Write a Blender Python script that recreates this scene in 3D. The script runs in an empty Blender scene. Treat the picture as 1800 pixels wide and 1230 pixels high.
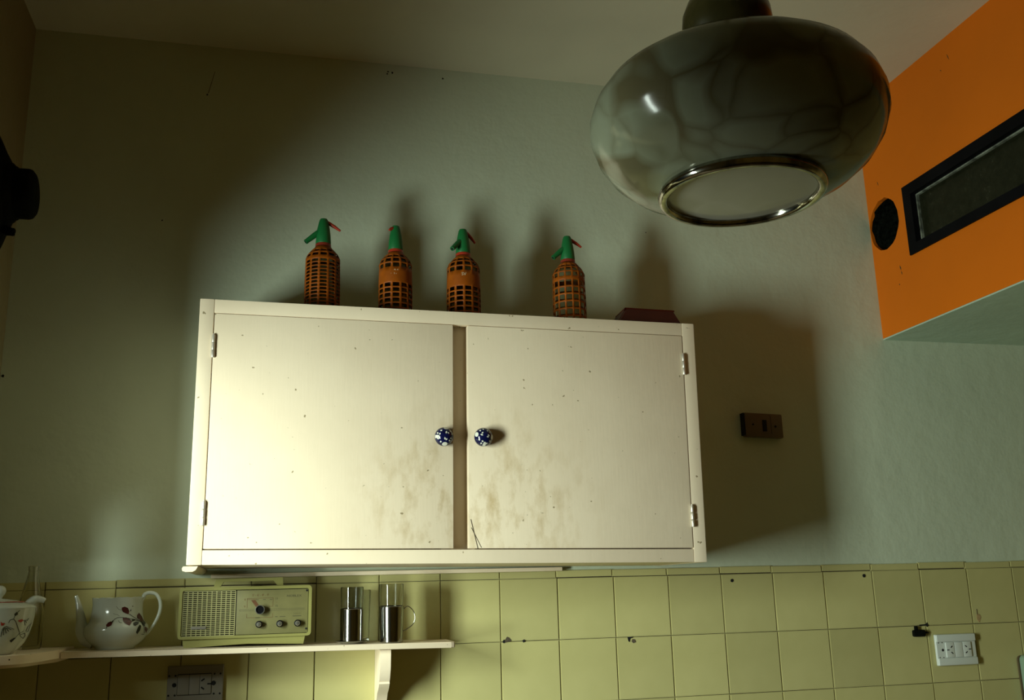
import bpy, bmesh, math, random
from mathutils import Vector, Matrix
from mathutils.geometry import tessellate_polygon
random.seed(7)
S = bpy.context.scene
COL = S.collection
ZUP = 1.45            # floor sits this far below the top tile joint (z = 0 while building)
R = math.radians

# ------------------------------------------------------------------ camera
cd = bpy.data.cameras.new('camera'); cam = bpy.data.objects.new('camera', cd); COL.objects.link(cam)
cd.sensor_width = 36.0; cd.sensor_fit = 'HORIZONTAL'; cd.lens = 1707.13 / 1800 * 36
cd.clip_start = 0.02
rx = Vector((0.97230053, -0.2323956, -0.02497943)); up = Vector((-0.03182872, -0.23752011, 0.97086102))
fw = Vector((0.23155695, 0.94317362, 0.23833778))
m = Matrix.Identity(4)
for i in range(3):
    m[i][0] = rx[i]; m[i][1] = up[i]; m[i][2] = -fw[i]
m.translation = Vector((0.50098941, -2.43748906, -0.02290986 + ZUP))
cam.matrix_world = m
S.camera = cam

# ------------------------------------------------------------------ world, light, exposure
w = bpy.data.worlds.new('world'); S.world = w; w.use_nodes = True
bg = w.node_tree.nodes['Background']; bg.inputs[0].default_value = (0.55, 0.62, 0.6, 1); bg.inputs[1].default_value = 0.004
def area(name, loc, aim, sx, sy, power, color):
    l = bpy.data.lights.new(name, 'AREA'); l.shape = 'RECTANGLE'; l.size = sx; l.size_y = sy
    l.energy = power; l.color = color
    o = bpy.data.objects.new(name, l); COL.objects.link(o)
    o.location = (loc[0], loc[1], loc[2] + ZUP)
    d = Vector(aim)
    o.rotation_euler = d.to_track_quat('-Z', 'Y').to_euler()
    return o
# daylight that enters through the open doorway in the left wall
area('daylight', (-1.05, -1.62, 0.10), (0.5, 1.0, 0.0), 0.40, 1.40, 128, (0.86, 1.0, 0.88))
S.view_settings.view_transform = 'Standard'; S.view_settings.look = 'None'
S.view_settings.exposure = 0.0; S.view_settings.gamma = 1.0; S.view_settings.use_curve_mapping = False

# ------------------------------------------------------------------ helpers
def thing(name, label, cat, loc=(0, 0, 0), group=None):
    o = bpy.data.objects.new(name, None); COL.objects.link(o)
    o.empty_display_size = 0.03
    o.location = loc; o['base'] = list(loc); o['label'] = label; o['category'] = cat
    if group: o['group'] = group
    return o
def base_of(o):
    while o.parent: o = o.parent
    return Vector(o.get('base', (0, 0, 0)))
def obj(name, bm, mat, parent=None, smooth=40, loc=None):
    """link a bmesh given in scene coordinates as one mesh object"""
    bmesh.ops.recalc_face_normals(bm, faces=bm.faces)
    me = bpy.data.meshes.new(name)
    off = base_of(parent) if parent else Vector(loc or (0, 0, 0))
    bmesh.ops.translate(bm, verts=bm.verts, vec=-off)
    bm.to_mesh(me); bm.free()
    for mt in (mat if isinstance(mat, (list, tuple)) else [mat]): me.materials.append(mt)
    if smooth:
        me.polygons.foreach_set('use_smooth', [True] * len(me.polygons))
        me.set_sharp_from_angle(angle=R(smooth))
    o = bpy.data.objects.new(name, me); COL.objects.link(o)
    if parent: o.parent = parent
    else:
        o.location = off; o['base'] = list(off)
    return o
def tag(o, label, cat, group=None):
    o['label'] = label; o['category'] = cat
    if group: o['group'] = group
    return o
def struct(o):
    o['kind'] = 'structure'; return o
def join(*bms):
    out = bmesh.new()
    for b in bms:
        me = bpy.data.meshes.new('tmp'); b.to_mesh(me); b.free(); out.from_mesh(me); bpy.data.meshes.remove(me)
    return out
def box(x0, x1, y0, y1, z0, z1, bev=0.0, seg=2):
    bm = bmesh.new(); bmesh.ops.create_cube(bm, size=1)
    for v in bm.verts:
        v.co = Vector((x0 + (v.co.x + .5) * (x1 - x0), y0 + (v.co.y + .5) * (y1 - y0), z0 + (v.co.z + .5) * (z1 - z0)))
    if bev: bmesh.ops.bevel(bm, geom=bm.edges[:], offset=bev, segments=seg, affect='EDGES', profile=.6)
    return bm
def lathe(prof, c=(0, 0, 0), seg=40, axis='z', wob=None):
    bm = bmesh.new(); rings = []
    for r, z in prof:
        if r < 1e-6: rings.append([bm.verts.new((0, 0, z))])
        else:
            ring = []
            for k in range(seg):
                a = 2 * math.pi * k / seg
                rr = r * (1 + (wob(a, z) if wob else 0))
                ring.append(bm.verts.new((rr * math.cos(a), rr * math.sin(a), z)))
            rings.append(ring)
    for A, B in zip(rings, rings[1:]):
        if len(A) == 1 and len(B) == 1: continue
        if len(A) == 1:
            for k in range(seg): bm.faces.new((A[0], B[k], B[(k + 1) % seg]))
        elif len(B) == 1:
            for k in range(seg): bm.faces.new((A[k], A[(k + 1) % seg], B[0]))
        else:
            for k in range(seg): bm.faces.new((A[k], A[(k + 1) % seg], B[(k + 1) % seg], B[k]))
    if axis == 'x': bm.transform(Matrix.Rotation(R(90), 4, 'Y'))
    if axis == '-y': bm.transform(Matrix.Rotation(R(90), 4, 'X'))
    bmesh.ops.translate(bm, verts=bm.verts, vec=Vector(c))
    return bm
def spline(pts, n=8):
    P = [Vector(p) for p in pts]; out = []
    for i in range(len(P) - 1):
        p0 = P[max(i - 1, 0)]; p1 = P[i]; p2 = P[i + 1]; p3 = P[min(i + 2, len(P) - 1)]
        for k in range(n):
            t = k / n
            out.append(0.5 * ((2 * p1) + (p2 - p0) * t + (2 * p0 - 5 * p1 + 4 * p2 - p3) * t * t + (3 * p1 - p0 - 3 * p2 + p3) * t ** 3))
    out.append(P[-1]); return out
def tube(path, radii, seg=12, flat=1.0, cap=True):
    """sweep along path; flat squeezes the section along the second normal"""
    P = [Vector(p) for p in path]; n = len(P)
    if not isinstance(radii, (list, tuple)): radii = [radii] * n
    elif len(radii) != n:
        q = []
        for i in range(n):
            t = i / (n - 1) * (len(radii) - 1); a = int(min(t, len(radii) - 2)); q.append(radii[a] + (radii[a + 1] - radii[a]) * (t - a))
        radii = q
    bm = bmesh.new(); prev = None; rings = []
    for i in range(n):
        t = (P[min(i + 1, n - 1)] - P[max(i - 1, 0)]).normalized()
        if prev is None:
            prev = Vector((0, 1, 0)) if abs(t.y) < .9 else Vector((1, 0, 0))
        nrm = (prev - t * prev.dot(t)).normalized(); prev = nrm
        b = t.cross(nrm)
        rings.append([bm.verts.new(P[i] + radii[i] * (math.cos(2 * math.pi * k / seg) * nrm + flat * math.sin(2 * math.pi * k / seg) * b)) for k in range(seg)])
    for A, B in zip(rings, rings[1:]):
        for k in range(seg): bm.faces.new((A[k], A[(k + 1) % seg], B[(k + 1) % seg], B[k]))
    if cap: bm.faces.new(rings[0][::-1]); bm.faces.new(rings[-1])
    return bm
def plate(loops, place, depth):
    """flat plate with holes: loops[0] outer, the rest holes, in 2D; place(u,v,d) -> 3D"""
    bm = bmesh.new(); flat = [p for l in loops for p in l]
    F = [bm.verts.new(place(u, v, 0)) for u, v in flat]; B = [bm.verts.new(place(u, v, depth)) for u, v in flat]
    for t in tessellate_polygon([[Vector((u, v, 0)) for u, v in l] for l in loops]):
        try: bm.faces.new([F[i] for i in t]); bm.faces.new([B[i] for i in t][::-1])
        except ValueError: pass
    k = 0
    for l in loops:
        n = len(l)
        for i in range(n): bm.faces.new((F[k + i], F[k + (i + 1) % n], B[k + (i + 1) % n], B[k + i]))
        k += n
    return bm
def rrect(u0, u1, v0, v1, r, n=4):
    out = []
    for cu, cv, a0 in ((u1 - r, v1 - r, 0), (u0 + r, v1 - r, 90), (u0 + r, v0 + r, 180), (u1 - r, v0 + r, 270)):
        for k in range(n + 1):
            a = R(a0 + 90 * k / n); out.append((cu + r * math.cos(a), cv + r * math.sin(a)))
    return out
def disc_poly(u, v, r, n=14, jit=0):
    return [(u + r * (1 + jit * random.uniform(-1, 1)) * math.cos(2 * math.pi * k / n), v + r * (1 + jit * random.uniform(-1, 1)) * math.sin(2 * math.pi * k / n)) for k in range(n)]
def XZ(y): return lambda u, v, d: (u, y + d, v)

# ------------------------------------------------------------------ materials
class N:
    def __init__(s, name):
        s.m = bpy.data.materials.new(name); s.m.use_nodes = True; s.t = s.m.node_tree; s.b = s.t.nodes['Principled BSDF']
    def n(s, kind, **kw):
        x = s.t.nodes.new(kind)
        for k, v in kw.items():
            if k in x.inputs: x.inputs[k].default_value = v
            else: setattr(x, k, v)
        return x
    def l(s, a, b): s.t.links.new(a, b)
    def coords(s): return s.n('ShaderNodeTexCoord').outputs['Object']
    def noise(s, scale, detail=3, rough=.55, vec=None, stretch=None):
        x = s.n('ShaderNodeTexNoise'); x.inputs['Scale'].default_value = scale; x.inputs['Detail'].default_value = detail; x.inputs['Roughness'].default_value = rough
        v = vec or s.coords()
        if stretch:
            mp = s.n('ShaderNodeMapping'); mp.inputs['Scale'].default_value = stretch; s.l(v, mp.inputs['Vector']); v = mp.outputs[0]
        s.l(v, x.inputs['Vector']); return x.outputs['Fac']
    def ramp(s, fac, stops):
        x = s.n('ShaderNodeValToRGB'); e = x.color_ramp.elements
        while len(e) < len(stops): e.new(0.5)
        for q, (p, c) in zip(e, stops): q.position = p; q.color = (*c, 1) if len(c) == 3 else c
        s.l(fac, x.inputs['Fac']); return x.outputs['Color']
    def mix(s, fac, a, b, mode='MIX'):
        x = s.n('ShaderNodeMix'); x.data_type = 'RGBA'; x.blend_type = mode
        for sock, v in ((x.inputs[0], fac), (x.inputs[6], a), (x.inputs[7], b)):
            if isinstance(v, (int, float)): sock.default_value = v
            elif isinstance(v, tuple): sock.default_value = (*v, 1)
            else: s.l(v, sock)
        return x.outputs[2]
    def bump(s, h, strength, dist=.01, prev=None):
        x = s.n('ShaderNodeBump'); x.inputs['Strength'].default_value = strength; x.inputs['Distance'].default_value = dist
        s.l(h, x.inputs['Height'])
        if prev: s.l(prev, x.inputs['Normal'])
        s.l(x.outputs[0], s.b.inputs['Normal']); return x.outputs[0]
def mat(name, color, rough=.5, metal=0, var=.08, vs=12, bump=0, bs=60, **kw):
    q = N(name); q.b.inputs['Roughness'].default_value = rough; q.b.inputs['Metallic'].default_value = metal
    for k, v in kw.items(): q.b.inputs[k].default_value = v
    f = q.noise(vs)
    d = tuple(c * (1 - var) for c in color); u = tuple(min(1, c * (1 + var)) for c in color)
    q.l(q.ramp(f, [(.3, d), (.7, u)]), q.b.inputs['Base Color'])
    if bump: q.bump(q.noise(bs, 4), bump, .004)
    return q.m
def plaster(name, color, bump=.35):
    q = N(name); q.b.inputs['Roughness'].default_value = .62; q.b.inputs['Specular IOR Level'].default_value = .25
    f = q.noise(2.2, 5); c = q.ramp(f, [(.3, tuple(v * .92 for v in color)), (.7, tuple(min(1, v * 1.05) for v in color))])
    q.l(c, q.b.inputs['Base Color'])
    n1 = q.bump(q.noise(9, 4, .55), bump, .02)
    q.bump(q.noise(70, 5, .6, stretch=(1, 1, .7)), bump * .35, .006, n1)
    return q.m
M = {}
M['wall'] = plaster('wall_plaster', (.58, .64, .485), .22)
M['ceiling'] = plaster('ceiling_plaster', (.72, .69, .52), .12)
M['wall_dim'] = plaster('darkened_plaster', (.30, .26, .14))  # left wall coloured darker to hold its dimness and cut bounce
M['passage'] = plaster('soffit_plaster', (.48, .61, .485), .2)
M['orange'] = plaster('orange_paint', (.76, .172, .003), .10)
M['ochre'] = plaster('ochre_paint', (.42, .28, .08), .1)
M['floor'] = mat('floor_terracotta', (.12, .075, .03), .6, var=.25, vs=5)
M['tile'] = None
q = N('cream_tile_glaze'); q.b.inputs['Roughness'].default_value = .28; q.b.inputs['Specular IOR Level'].default_value = .4
oi = q.n('ShaderNodeObjectInfo'); f = q.noise(6, 4)
c = q.ramp(f, [(.3, (.50, .46, .195)), (.7, (.57, .525, .235))])
hs = q.n('ShaderNodeHueSaturation'); q.l(c, hs.inputs['Color'])
mr = q.n('ShaderNodeMapRange'); mr.inputs['To Min'].default_value = .90; mr.inputs['To Max'].default_value = 1.08
q.l(oi.outputs['Random'], mr.inputs['Value']); q.l(mr.outputs[0], hs.inputs['Value']); q.l(hs.outputs[0], q.b.inputs['Base Color'])
q.bump(q.noise(7, 2), .12, .01); M['tile'] = q.m
M['grout'] = mat('dark_grout', (.045, .03, .012), .9, var=.4, vs=30)
# painted cream wood with brushing and grubby stains near the knobs
def cream(name, stain=None):
    q = N(name); q.b.inputs['Roughness'].default_value = .42; q.b.inputs['Specular IOR Level'].default_value = .35
    v = q.coords()
    f = q.noise(5, 4); c = q.ramp(f, [(.3, (.86, .715, .52)), (.7, (.92, .775, .575))])
    if stain:
        cx, cz, sx, sz = stain
        mp = q.n('ShaderNodeMapping'); mp.inputs['Location'].default_value = (-cx / sx, 0, -cz / sz); mp.inputs['Scale'].default_value = (1 / sx, 0, 1 / sz); q.l(v, mp.inputs['Vector'])
        g = q.n('ShaderNodeTexGradient', gradient_type='SPHERICAL'); q.l(mp.outputs[0], g.inputs[0])
        n2 = q.noise(26, 5, .65, stretch=(1, 1, .45))
        mm = q.n('ShaderNodeMath', operation='MULTIPLY'); q.l(g.outputs['Fac'], mm.inputs[0]); q.l(q.ramp(n2, [(.47, (0, 0, 0)), (.78, (1, 1, 1))]), mm.inputs[1])
        c = q.mix(mm.outputs[0], c, (.46, .30, .09))
    sp = q.ramp(q.noise(85, 2, .4), [(.0, (1, 1, 1)), (.23, (1, 1, 1)), (.26, (0, 0, 0))])
    c = q.mix(sp, c, (.35, .27, .15))
    q.l(c, q.b.inputs['Base Color'])
    n1 = q.bump(q.noise(30, 5, .6, stretch=(7, 7, .5)), .05, .005)
    q.bump(q.noise(9, 3), .10, .01, n1)
    return q.m
M['cream'] = cream('cream_paint')
M['door_left_paint'] = cream('cream_paint_grubby', (.85 - .905, .16 - .03, .22, .27))
M['door_right_paint'] = cream('cream_paint_stained', (1.0 - .905, .15 - .03, .26, .27))
M['white_paint'] = cream('shelf_paint')
M['black'] = mat('black_paint', (.004, .004, .005), .7, var=.3, **{'Specular IOR Level': .08})
M['black_iron'] = mat('black_iron', (.004, .0045, .003), .8, var=.5, vs=30, bump=.6, bs=45, **{'Specular IOR Level': .08})
M['soot'] = mat('sooty_stuffing', (.004, .005, .0035), 1.0, var=.8, vs=90, bump=1, bs=120, **{'Specular IOR Level': .0})
M['chrome'] = mat('worn_chrome', (.30, .29, .25), .12, 1, var=.7, vs=45)
M['steel'] = mat('polished_steel', (.36, .36, .33), .12, 1, var=.05)
M['hinge'] = mat('hinge_metal', (.72, .66, .56), .35, .6, var=.15, vs=60)
M['porcelain'] = mat('white_porcelain', (.58, .62, .54), .12, var=.03)
M['orange_plastic'] = mat('orange_plastic', (.29, .068, .003), .5, var=.22, vs=25, **{'Specular IOR Level': .2})
M['green_plastic'] = mat('green_plastic', (.005, .15, .035), .5, var=.1)
M['red_plastic'] = mat('red_plastic', (.42, .035, .012), .4, var=.1)
M['dark_red'] = mat('dark_red_collar', (.26, .03, .012), .45)
M['tray'] = mat('dark_red_lacquer', (.085, .010, .005), .4, var=.2, **{'Specular IOR Level': .12})
M['ivory'] = mat('ivory_plastic', (.25, .235, .07), .42, var=.05)
M['ivory_light'] = mat('ivory_grille', (.38, .355, .155), .45, var=.05)
M['dial'] = mat('dial_panel', (.18, .165, .065), .38, var=.08, vs=40)
M['print_dark'] = mat('dark_print', (.05, .045, .02), .5)
M['print_red'] = mat('red_brown_print', (.12, .045, .012), .5)
M['knob_black'] = mat('black_plastic', (.004, .004, .005), .4, **{'Specular IOR Level': .15})
M['alu'] = mat('turned_aluminium', (.75, .78, .74), .28, 1, var=.08, vs=40)
M['socket_white'] = mat('white_plastic', (.68, .72, .66), .35, var=.03)
M['socket_grey'] = mat('darkened_grey_plastic', (.20, .18, .14), .45, var=.05)  # grey darkened for the shade under the shelf on the left socket
M['brown_plate'] = mat('brown_bakelite', (.13, .09, .045), .45, var=.1)
M['hole'] = mat('black_hole', (.004, .004, .004), .9)
M['enamel'] = mat('pale_enamel', (.25, .36, .25), .3, var=.03)
M['brown_edge'] = mat('brown_edging', (.10, .07, .03), .7)
M['navy'] = mat('navy_glaze', (.004, .006, .045), .12, var=.3, vs=120)
M['flower_white'] = mat('white_glaze', (.72, .72, .62), .15)
M['rose'] = mat('rose_print', (.07, .010, .009), .3, var=.4, vs=200)
M['leaf'] = mat('leaf_print', (.018, .02, .010), .3, var=.3, vs=150)
M['red_print'] = mat('red_print', (.45, .04, .02), .3)
M['fleck'] = mat('pale_fleck', (.75, .62, .40), .4)
M['chip'] = mat('chipped_clay', (.10, .075, .045), .9, var=.5, vs=200)
def glass(name, color, rough=.02, ior=1.46):
    q = N(name); q.b.inputs['Transmission Weight'].default_value = 1; q.b.inputs['Roughness'].default_value = rough; q.b.inputs['IOR'].default_value = ior
    f = q.noise(20); q.l(q.ramp(f, [(.3, tuple(v * .97 for v in color)), (.7, color)]), q.b.inputs['Base Color']); return q.m
M['glass'] = glass('clear_glass', (.97, .99, .96), .01, 1.33)
M['bottle_glass'] = glass('greyish_glass', (.86, .84, .74), .02, 1.36)
M['siphon_glass'] = glass('smoky_glass', (.16, .15, .09), .05); M['siphon_clear'] = glass('clear_siphon_glass', (.62, .64, .52), .05)
# dusty dark transom glass
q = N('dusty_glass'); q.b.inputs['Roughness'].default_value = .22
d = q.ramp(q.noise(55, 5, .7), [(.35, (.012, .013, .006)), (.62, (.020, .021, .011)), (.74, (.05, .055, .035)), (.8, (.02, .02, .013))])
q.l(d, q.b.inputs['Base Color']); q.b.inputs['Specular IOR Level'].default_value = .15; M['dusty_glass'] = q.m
# marbled glass of the pendant shade
def marble(name, lo, hi, vein, scale):
    q = N(name); q.b.inputs['Roughness'].default_value = .14; q.b.inputs['Specular IOR Level'].default_value = .4
    v = q.coords()
    wn = q.n('ShaderNodeTexNoise'); wn.inputs['Scale'].default_value = 7; wn.inputs['Detail'].default_value = 2; q.l(v, wn.inputs['Vector'])
    wv = q.mix(.12, v, wn.outputs['Color'])
    x = q.n('ShaderNodeTexVoronoi', feature='DISTANCE_TO_EDGE'); x.inputs['Scale'].default_value = scale; q.l(wv, x.inputs['Vector'])
    k = q.ramp(x.outputs['Distance'], [(.0, (1, 1, 1)), (.05, (.55, .55, .55)), (.16, (0, 0, 0))])
    y = q.n('ShaderNodeTexVoronoi', feature='SMOOTH_F1'); y.inputs['Scale'].default_value = scale; y.inputs['Smoothness'].default_value = .1; q.l(wv, y.inputs['Vector'])
    k2 = q.ramp(y.outputs['Distance'], [(.62, (0, 0, 0)), (.85, (.8, .8, .8))])
    mm = q.n('ShaderNodeMath', operation='MULTIPLY'); q.l(k, mm.inputs[0]); q.l(q.ramp(q.noise(6, 2), [(.38, (.1, .1, .1)), (.62, (.9, .9, .9))]), mm.inputs[1])
    ad = q.n('ShaderNodeMath', operation='MAXIMUM'); q.l(mm.outputs[0], ad.inputs[0]); q.l(k2, ad.inputs[1])
    c = q.ramp(q.noise(8, 4, .6, wv), [(.32, lo), (.68, hi)])
    c = q.mix(ad.outputs[0], c, vein)
    q.l(c, q.b.inputs['Base Color'])
    tr = q.n('ShaderNodeBsdfTranslucent'); q.l(c, tr.inputs['Color'])     # milk glass lets some light through
    mx = q.n('ShaderNodeMixShader'); mx.inputs[0].default_value = .3
    out = q.t.nodes['Material Output']; q.l(q.b.outputs[0], mx.inputs[1]); q.l(tr.outputs[0], mx.inputs[2]); q.l(mx.outputs[0], out.inputs['Surface'])
    return q.m
M['marble'] = marble('marbled_glass', (.28, .30, .20), (.37, .40, .30), (.13, .10, .04), 22)
M['marble_pale'] = marble('pale_marbled_glass', (.52, .50, .40), (.60, .58, .48), (.66, .64, .56), 12)
M['lamp_cap'] = mat('amber_glass_cap', (.030, .026, .008), .25, var=.4, vs=20)

# ------------------------------------------------------------------ room shell
LX, RX, CZ, FZ, FY = -0.135, 2.226, 1.400, -1.45, -3.35   # left wall, orange bulkhead, ceiling, floor, wall behind camera
SZ = 0.664                                                  # underside of bulkhead
DY0, DY1, DZ = -1.64, -0.60, 0.385                           # doorway in the left wall
wall_back = struct(obj('wall_back', box(LX - .2, 3.4, 0, .15, FZ, CZ + .1), M['wall']))
struct(obj('ceiling', box(LX - .2, RX + .12, FY, 0, CZ, CZ + .1), M['ceiling']))
struct(obj('floor', box(-2.2, 3.4, FY, .0, FZ - .1, FZ), M['floor']))
struct(obj('wall_left', join(box(LX - .2, LX, -.31, 0, FZ, CZ), box(LX - .2, LX, DY1, -.31, .055, CZ), box(LX - .2, LX, DY1, -.31, FZ, -.13), box(LX - .2, LX, FY, DY0, FZ, CZ), box(LX - .2, LX, DY0, DY1, DZ, CZ), box(LX - .2, LX, -.745, DY1, FZ, .04)), M['wall_dim']))  # low stub and side notch added out of view to shape the daylight
struct(obj('wall_front', box(LX - .2, 3.4, FY - .1, FY, FZ, CZ + .1), M['ochre']))
struct(obj('wall_right', box(3.3, 3.4, FY, 0, FZ, SZ), M['ochre']))
def YZ(x): return lambda u, v, d: (x + d, u, v)
W0, W1, WZ0, WZ1 = -1.30, -0.175, .862, 1.066               # transom opening
HC = (-.070, .997, .070, .078)
hole = [(HC[0] + HC[2] * math.cos(2 * math.pi * k / 28) * random.uniform(.97, 1.03), HC[1] + HC[3] * math.sin(2 * math.pi * k / 28) * random.uniform(.97, 1.03)) for k in range(28)]
bulk = struct(obj('wall_bulkhead', plate([[(FY, SZ), (0, SZ), (0, CZ), (FY, CZ)], [(W0, WZ0), (W1, WZ0), (W1, WZ1), (W0, WZ1)], hole], YZ(RX), .11), M['orange'], smooth=0))
# soffit slab closing the loft above the passage
struct(obj('ceiling_passage', box(RX + .0015, 3.4, FY, 0, SZ - .004, SZ + .05), M['passage']))
struct(obj('loft_back', box(RX + .45, RX + .5, FY, 0, SZ + .05, CZ), M['black']))
# transom window
win = obj('window_1', plate([[(W0, WZ0), (W1, WZ0), (W1, WZ1), (W0, WZ1)], [(W0 + .03, WZ0 + .028), (W1 - .034, WZ0 + .028), (W1 - .034, WZ1 - .032), (W0 + .03, WZ1 - .032)]], YZ(RX - .006), .05), M['black'], smooth=0)
struct(win)
obj('window_bead', plate([[(W0 + .03, WZ0 + .028), (W1 - .034, WZ0 + .028), (W1 - .034, WZ1 - .032), (W0 + .03, WZ1 - .032)], [(W0 + .035, WZ0 + .033), (W1 - .0385, WZ0 + .033), (W1 - .0385, WZ1 - .0362), (W0 + .035, WZ1 - .0362)]], YZ(RX + .012), .012), mat('worn_putty', (.20, .22, .17), .6, var=.7, vs=45), win, smooth=0)
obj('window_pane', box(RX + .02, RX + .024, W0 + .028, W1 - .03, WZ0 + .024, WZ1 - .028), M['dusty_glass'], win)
# sooty stuffing in the round flue hole, set just inside the wall face
bm = bmesh.new(); rings = []
for j, (f, dx) in enumerate(((1.0, .014), (.85, .002), (.6, -.002), (.3, .001))):
    rings.append([bm.verts.new((RX + dx + random.uniform(-.004, .004), HC[0] + HC[2] * f * math.cos(2 * math.pi * k / 28), HC[1] + HC[3] * f * math.sin(2 * math.pi * k / 28))) for k in range(28)])
cv = bm.verts.new((RX + .003, HC[0], HC[1])); bk = bm.verts.new((RX + .10, HC[0], HC[1]))
for A, B in zip(rings, rings[1:]):
    for k in range(28): bm.faces.new((A[k], A[(k + 1) % 28], B[(k + 1) % 28], B[k]))
for k in range(28): bm.faces.new((rings[-1][k], rings[-1][(k + 1) % 28], cv)); bm.faces.new((rings[0][(k + 1) % 28], rings[0][k], bk))
obj('flue_plug', bm, M['soot'], bulk)
# scuffs on the orange paint
for (y, z, dy, dz, ww) in ((-.118, .852, -.004, -.016, .0022), (-.122, .834, -.002, -.012, .0015), (-.108, .80, .002, -.004, .002), (-.062, 1.135, -.004, -.014, .0012), (-.43, 1.33, .006, .02, .0012), (-.395, 1.315, .004, .006, .0012)):
    n = Vector((dy, dz)).normalized(); p = Vector((-n.y, n.x)) * ww
    obj('paint_scuff', plate([[(y, z), (y + dy * .5 + p.x, z + dz * .5 + p.y), (y + dy, z + dz), (y + dy * .5 - p.x, z + dz * .5 - p.y)]], YZ(RX - .0006), .0012), M['print_dark'], bulk, smooth=0)

# ------------------------------------------------------------------ wall tiles (parts of the back wall)
TP = .1497; TX0 = .003; G = .0007; TT = .006
obj('grout', box(LX, 3.3, -.0022, 0, -.9, .016), M['grout'], wall_back)
tile_me = {}
def tile_mesh(wd, h, key, top_round=False):
    if key in tile_me: return tile_me[key]
    bm = box(-wd / 2, wd / 2, -TT, 0, -h / 2, h / 2)
    ed = [e for e in bm.edges if all(v.co.y < -TT * .5 for v in e.verts)]
    bmesh.ops.bevel(bm, geom=ed, offset=.0016, segments=2, affect='EDGES')
    me = bpy.data.meshes.new('tile'); bmesh.ops.recalc_face_normals(bm, faces=bm.faces); bm.to_mesh(me); bm.free(); me.materials.append(M['tile'])
    me.polygons.foreach_set('use_smooth', [True] * len(me.polygons)); me.set_sharp_from_angle(angle=R(50)); tile_me[key] = me
    return me
xs = [LX] + [TX0 + TP * i for i in range(0, 22)] + [3.3]
rows = [(-.1500, 0.), (-.3000, -.1500), (-.45, -.30), (-.60, -.45), (-.75, -.60), (-.90, -.75)]
for ri, (z0, z1) in enumerate(rows):
    for i in range(len(xs) - 1):
        wd = xs[i + 1] - xs[i]
        o = bpy.data.objects.new('tile', tile_mesh(wd - 2 * G, z1 - z0 - 2 * G, (round(wd, 3), ri > 99)))
        COL.objects.link(o); o.parent = wall_back
        o.location = ((xs[i] + xs[i + 1]) / 2 + random.uniform(-.0002, .0002), -.0005 - random.uniform(0, .0010), (z0 + z1) / 2 + random.uniform(-.0002, .0002))
        o.rotation_euler = (random.uniform(-.003, .003), random.uniform(-.0015, .0015), random.uniform(-.0045, .0045))
tx = [LX] + [TX0 + TP * i - .003 * (i > 7) for i in range(0, 22)] + [3.3]
for i in range(len(tx) - 1):
    wd = tx[i + 1] - tx[i]
    o = bpy.data.objects.new('edge_tile', tile_mesh(wd - 2 * G, .0175 - G, ('t', round(wd, 3)))); COL.objects.link(o); o.parent = wall_back
    o.location = ((tx[i] + tx[i + 1]) / 2, -.001 - random.uniform(0, .001), .0093 + random.uniform(-.0008, .0012)); o.rotation_euler = (.0, random.uniform(-.003, .003), random.uniform(-.004, .004))
# chips, plugs and holes in the tiles and small nail holes in the plaster
def blot(name, x, z, pts, m_, y=-.0078, t=.0012):
    obj(name, plate([[(x + u, z + v) for u, v in pts]], XZ(y), t), m_, wall_back, smooth=0)
def blob(r, n=9, jit=.35, sx=1., sz=1.): return [(sx * u, sz * v) for u, v in disc_poly(0, 0, r, n, jit)]
blot('tile_chip', 1.067, -.148, [(-.013, -.001), (-.006, .002), (-.001, .010), (.004, .008), (.010, .001), (.006, -.001), (0, -.0025), (-.008, -.004)], M['chip'])
blot('tile_chip', 1.058, -.149, blob(.0038), M['hole'], -.0082)
blot('tile_chip', 1.109, -.150, blob(.0036), M['hole'])
blot('tile_chip', 1.386, -.150, [(-.006, 0), (.008, .001), (.006, -.002), (.001, -.004), (-.001, -.012), (-.004, -.010)], M['hole'])
blot('tile_chip', 1.393, -.155, [(0, 0), (.006, -.001), (.009, -.008), (.002, -.010), (-.003, -.006)], M['chip'])
blot('tile_chip', 2.073, -.013, blob(.0045, 10, .1), M['hole']); blot('tile_chip', 1.680, -.017, blob(.0045, 10, .1), M['hole'])
blot('tile_chip', 2.418, -.135, blob(.0085, 9, .3, .8, 1.1), mat('bare_clay', (.40, .27, .12), .9, var=.3, vs=300))
blot('tile_chip', 2.415, -.119, [(-.0008, -.008), (.0008, -.008), (.0012, .008), (-.0005, .008)], M['chip'])
blot('tile_chip', 2.247, -.148, [(-.02, -.0015), (.0, -.002), (.004, -.006), (.008, 0), (.005, .007), (.001, .002), (-.02, .001)], M['hole'])
for (x, z, r) in ((.778, 1.375, .0028), (.766, 1.377, .0022), (.764, 1.370, .002), (.919, 1.372, .0025), (.292, 1.258, .0022), (-.13, .49, .003), (1.50, .95, .0015), (.2, .9, .0016)):
    blot('nail_hole', x, z, blob(r), M['hole'], -.0009)
blot('plaster_scratch', .298, 1.295, [(-.0045, -.032), (-.003, -.032), (.0105, .032), (.0095, .032)], M['chip'], -.0009)
# broken rawl plug hanging from the joint
t = thing('wall_plug', 'blackened broken plug jutting from tile joint above white socket', 'plug', (2.222, -.012, -.168))
obj('plug_body', join(box(2.200, 2.236, -.020, -.0077, -.178, -.160, .004), box(2.208, 2.216, -.016, -.0077, -.164, -.150, .002)), M['black_iron'], t)
obj('plug_tip', tube(spline([(2.226, -.012, -.170), (2.24, -.013, -.168), (2.252, -.011, -.169)]), [.006, .003, .001]), M['black_iron'], t)

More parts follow.
